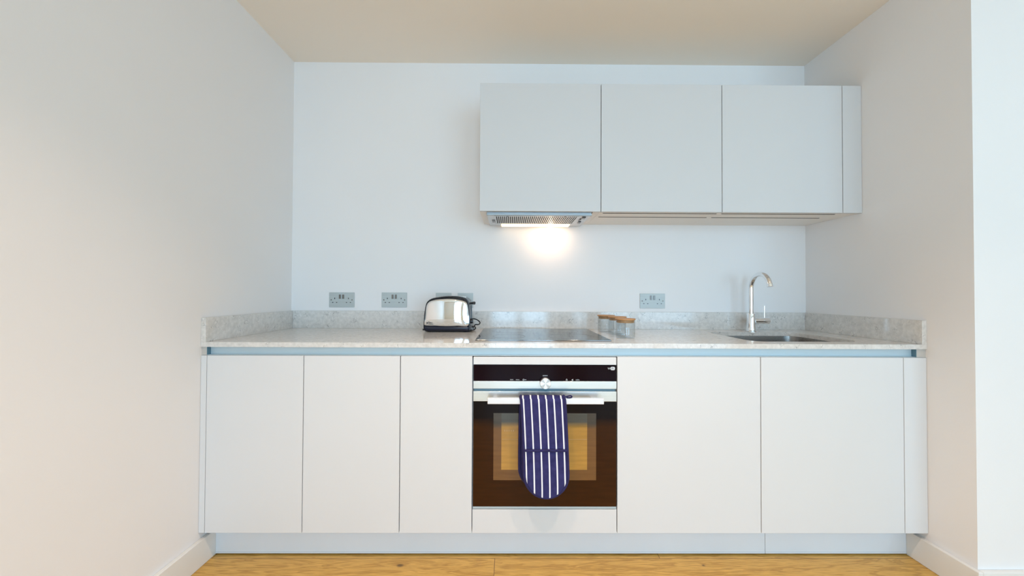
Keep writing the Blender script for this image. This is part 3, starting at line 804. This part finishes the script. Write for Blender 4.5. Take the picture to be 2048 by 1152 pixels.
# base band (slightly wider foot moulding)
base_m = mat('black_toaster_base', (0.008, 0.010, 0.028), 0.25)
bm = bmesh.new()
R1 = rrect(-0.6045, -0.3560, TY0-0.0025, TY1+0.0015, 0.016, 6)
def rr_in(i): return rrect(-0.6045+i, -0.3560-i, TY0-0.0025+i, TY1+0.0015-i, max(0.004, 0.016-i), 6)
loft(bm, [[(x, y, z) for x, y in rr_in(i)] for z, i in ((0.9225, 0.016), (0.9235, 0.010), (0.929, 0.003), (0.938, 0.0), (0.9485, 0.0006), (0.9505, 0.003))])
obj('base', bm, base_m, ts, smooth=True, angle=50)
for fx in (-0.575, -0.385):
    for fy in (TY0+0.025, TY1-0.025):
        bm = bmesh.new(); add_lathe(bm, [(0, ZT+0.0002), (0.008, ZT+0.0002), (0.009, 0.9228), (0, 0.9228)], fx, fy, 20); obj('foot', bm, black_plastic, ts)
slotm = mat('slot_steel', (0.6, 0.55, 0.5), 0.25, metal=0.9)
for yy in (0.462, 0.512):
    bm = bmesh.new()
    top_z = lambda x: 1.1104 - 0.55*(x+0.455)**2*2.2
    for k in range(12):
        x0 = -0.545+0.16*k/12; x1 = x0+0.16/12; z_ = max(top_z(x0), top_z(x1))
        add_box(bm, x0, x1, yy, yy+0.026, z_-0.006, z_+0.0012)
    obj('bread_slot', bm, slotm, ts)
# lever and its slot, dial
bx('lever_slot', black_plastic, (-0.3585, -0.3545, 0.486, 0.494, 0.965, 1.062), ts)
bm = bmesh.new(); add_tube(bm, [(-0.362, 0.490, 1.071), (-0.352, 0.490, 1.072), (-0.341, 0.490, 1.0725), (-0.335, 0.490, 1.072)], [0.006, 0.0065, 0.0085, 0.006], 16)
obj('lever', bm, black_plastic, ts, smooth=True)
bm = bmesh.new(); add_lathe(bm, [(0, -0.345), (0.010, -0.345), (0.012, -0.348), (0.012, -0.358)], 0.462, 0.975, 28, axis='X')
obj('browning_dial', bm, black_plastic, ts, smooth=True)
cord = catmull([(-0.362, 0.53, 0.9830), (-0.345, 0.528, 0.9835), (-0.324, 0.522, 0.9760), (-0.311, 0.510, 0.9640), (-0.319, 0.505, 0.9540), (-0.336, 0.510, 0.9530), (-0.342, 0.515, 0.9440), (-0.336, 0.520, 0.9330), (-0.343, 0.525, 0.9255), (-0.352, 0.555, 0.9238), (-0.372, 0.585, 0.9238), (-0.40, 0.596, 0.9236), (-0.46, 0.600, 0.9236)], 6)
bm = bmesh.new(); add_tube(bm, cord, 0.0030, 12)
obj('power_cord', bm, black_plastic, ts, smooth=True, angle=80)
# maker's mark on the chrome
yl = TY0+0.002-bulge(-0.565, 0.968)-0.0003
text_mesh('brand_mark', 'Russell', 0.0105, (-0.5760, yl-0.0012, 0.9690), print_dark, ts, 0.0007)
text_mesh('brand_mark', 'Hobbs', 0.0105, (-0.5760, yl-0.0014, 0.9602), print_dark, ts, 0.0007)
bm = bmesh.new()
add_lathe(bm, [(0.0024, yl-0.0010), (0.0036, yl-0.0010), (0.0036, yl+0.0016), (0.0024, yl+0.0016), (0.0024, yl-0.0010)], -0.5830, 0.9705, 20, axis='Y')
add_box(bm, -0.5848, -0.5812, yl-0.0010, yl+0.0016, 0.9620, 0.9660)
obj('brand_mark', bm, print_dark, ts)

# ------------------------------------------------------------ jars
def make_jar(x, y, label):
    t = thing('glass_jar', label, 'jar', (x, y, ZT), 'glass jars with wooden lids')
    bm = bmesh.new(); z0 = ZT+0.0004; H = 0.0840
    add_lathe(bm, [(0, z0), (0.040, z0), (0.0435, z0+0.003), (0.0440, z0+0.008), (0.0440, z0+H-0.001), (0.0432, z0+H), (0.0420, z0+H-0.001), (0.0420, z0+0.010), (0.038, z0+0.0055), (0, z0+0.0050)], x, y, 64)
    obj('jar_body', bm, glass_m, t, smooth=True, angle=60)
    zt = z0+H
    bm = bmesh.new(); add_lathe(bm, [(0, zt-0.013), (0.0390, zt-0.013), (0.0405, zt-0.011), (0.0412, zt+0.0002), (0.0455, zt+0.0004), (0.0462, zt+0.0012), (0.0462, zt+0.0056), (0.0454, zt+0.0064), (0, zt+0.0064)], x, y, 64)
    obj('lid', bm, cork, t, smooth=True, angle=30)
    return t
j = make_jar(0.396, 0.200, 'clear glass jar with wooden lid nearest the front of the worktop')
c = copy_tree(j, (0.402-0.396, 0.153, 0)); c['label'] = 'clear glass jar with wooden lid in the middle of the row of three'
c = copy_tree(j, (0.375-0.396, 0.270, 0)); c['label'] = 'clear glass jar with wooden lid furthest back, nearest the upstand'

# ------------------------------------------------------------ lights
def area(name, loc, rot, sx, sy, power, col, spread=None):
    l = bpy.data.lights.new(name, 'AREA'); l.shape = 'RECTANGLE'; l.size = sx; l.size_y = sy; l.energy = power; l.color = col
    if spread: l.spread = math.radians(spread)
    o = bpy.data.objects.new(name, l); C.objects.link(o); o.location = loc; o.rotation_euler = rot
    return o
for k, (a, b) in enumerate(W):
    area('window_daylight', ((a+b)/2, YR-0.14, (zs0+zs1)/2), (math.radians(90), 0, 0), b-a, zs1-zs0, (69, 80)[k], (0.49, 0.79, 1.05))
def spot(name, loc, power, col, angle, blend, radius, target=None):
    l = bpy.data.lights.new(name, 'SPOT'); l.energy = power; l.color = col; l.spot_size = math.radians(angle); l.spot_blend = blend; l.shadow_soft_size = radius
    o = bpy.data.objects.new(name, l); C.objects.link(o); o.location = loc
    if target: o.rotation_euler = (Vector(target)-Vector(loc)).to_track_quat('-Z', 'Y').to_euler()
    return o
WARM = (1.0, 0.76, 0.60)
for lx, pw in ((-0.40, 56), (0.45, 58)):
    spot('ceiling_downlight', (lx, -0.98, ZC-0.02), pw, (1.0, 0.735, 0.56), 112, 0.95, 0.02)
for lx, ly in ((-0.6, -2.9), (1.4, -2.9), (2.9, -1.4)):
    spot('ceiling_downlight', (lx, ly, ZC-0.02), 17, WARM, 130, 1.0, 0.05)
hl = bpy.data.lights.new('hood_lamp', 'POINT'); hl.energy = 0.10; hl.color = (1.0, 0.70, 0.42); hl.shadow_soft_size = 0.012
hlo = bpy.data.objects.new('hood_lamp', hl); C.objects.link(hlo); hlo.location = (0.085, 0.585, HZ-0.022)
area('hood_lamp', (0.08, 0.555, HZ-0.0065), (math.radians(14), 0, 0), 0.12, 0.035, 0.46, (1.0, 0.66, 0.44))

w = bpy.data.worlds.new('World'); sc.world = w; w.use_nodes = True
bg = w.node_tree.nodes['Background']
sky = w.node_tree.nodes.new('ShaderNodeTexSky')
try:
    sky.sky_type = 'HOSEK_WILKIE'; sky.sun_direction = (0.3, 0.5, 0.6)
except Exception: pass
w.node_tree.links.new(sky.outputs[0], bg.inputs['Color']); bg.inputs['Strength'].default_value = 0.6

# ------------------------------------------------------------ camera
cd = bpy.data.cameras.new('camera'); cam = bpy.data.objects.new('camera', cd); C.objects.link(cam)
cd.sensor_fit = 'HORIZONTAL'; cd.sensor_width = 36.0; cd.lens = 750.0/2048*36.0; cd.clip_start = 0.02
pitch, yaw, roll = [math.radians(v) for v in (0.7611, 0.3211, 0.2487)]
fw = Vector((math.sin(yaw)*math.cos(pitch), math.cos(yaw)*math.cos(pitch), math.sin(pitch)))
rt = fw.cross(Vector((0, 0, 1))).normalized(); up = rt.cross(fw)
r2 = rt*math.cos(roll)+up*math.sin(roll); u2 = -rt*math.sin(roll)+up*math.cos(roll)
M = Matrix((r2, u2, -fw)).transposed().to_4x4(); M.translation = Vector((-0.1472, -1.5622, 1.1282))
cam.matrix_world = M
sc.camera = cam

# ------------------------------------------------------------ look
sc.view_settings.view_transform = 'Standard'
sc.view_settings.look = 'None'
sc.view_settings.exposure = 0.25
sc.cycles.use_denoising = True
sc.cycles.max_bounces = 12; sc.cycles.diffuse_bounces = 6; sc.cycles.glossy_bounces = 6; sc.cycles.transmission_bounces = 10
sc.cycles.sample_clamp_indirect = 4.0
sc.cycles.caustics_refractive = False
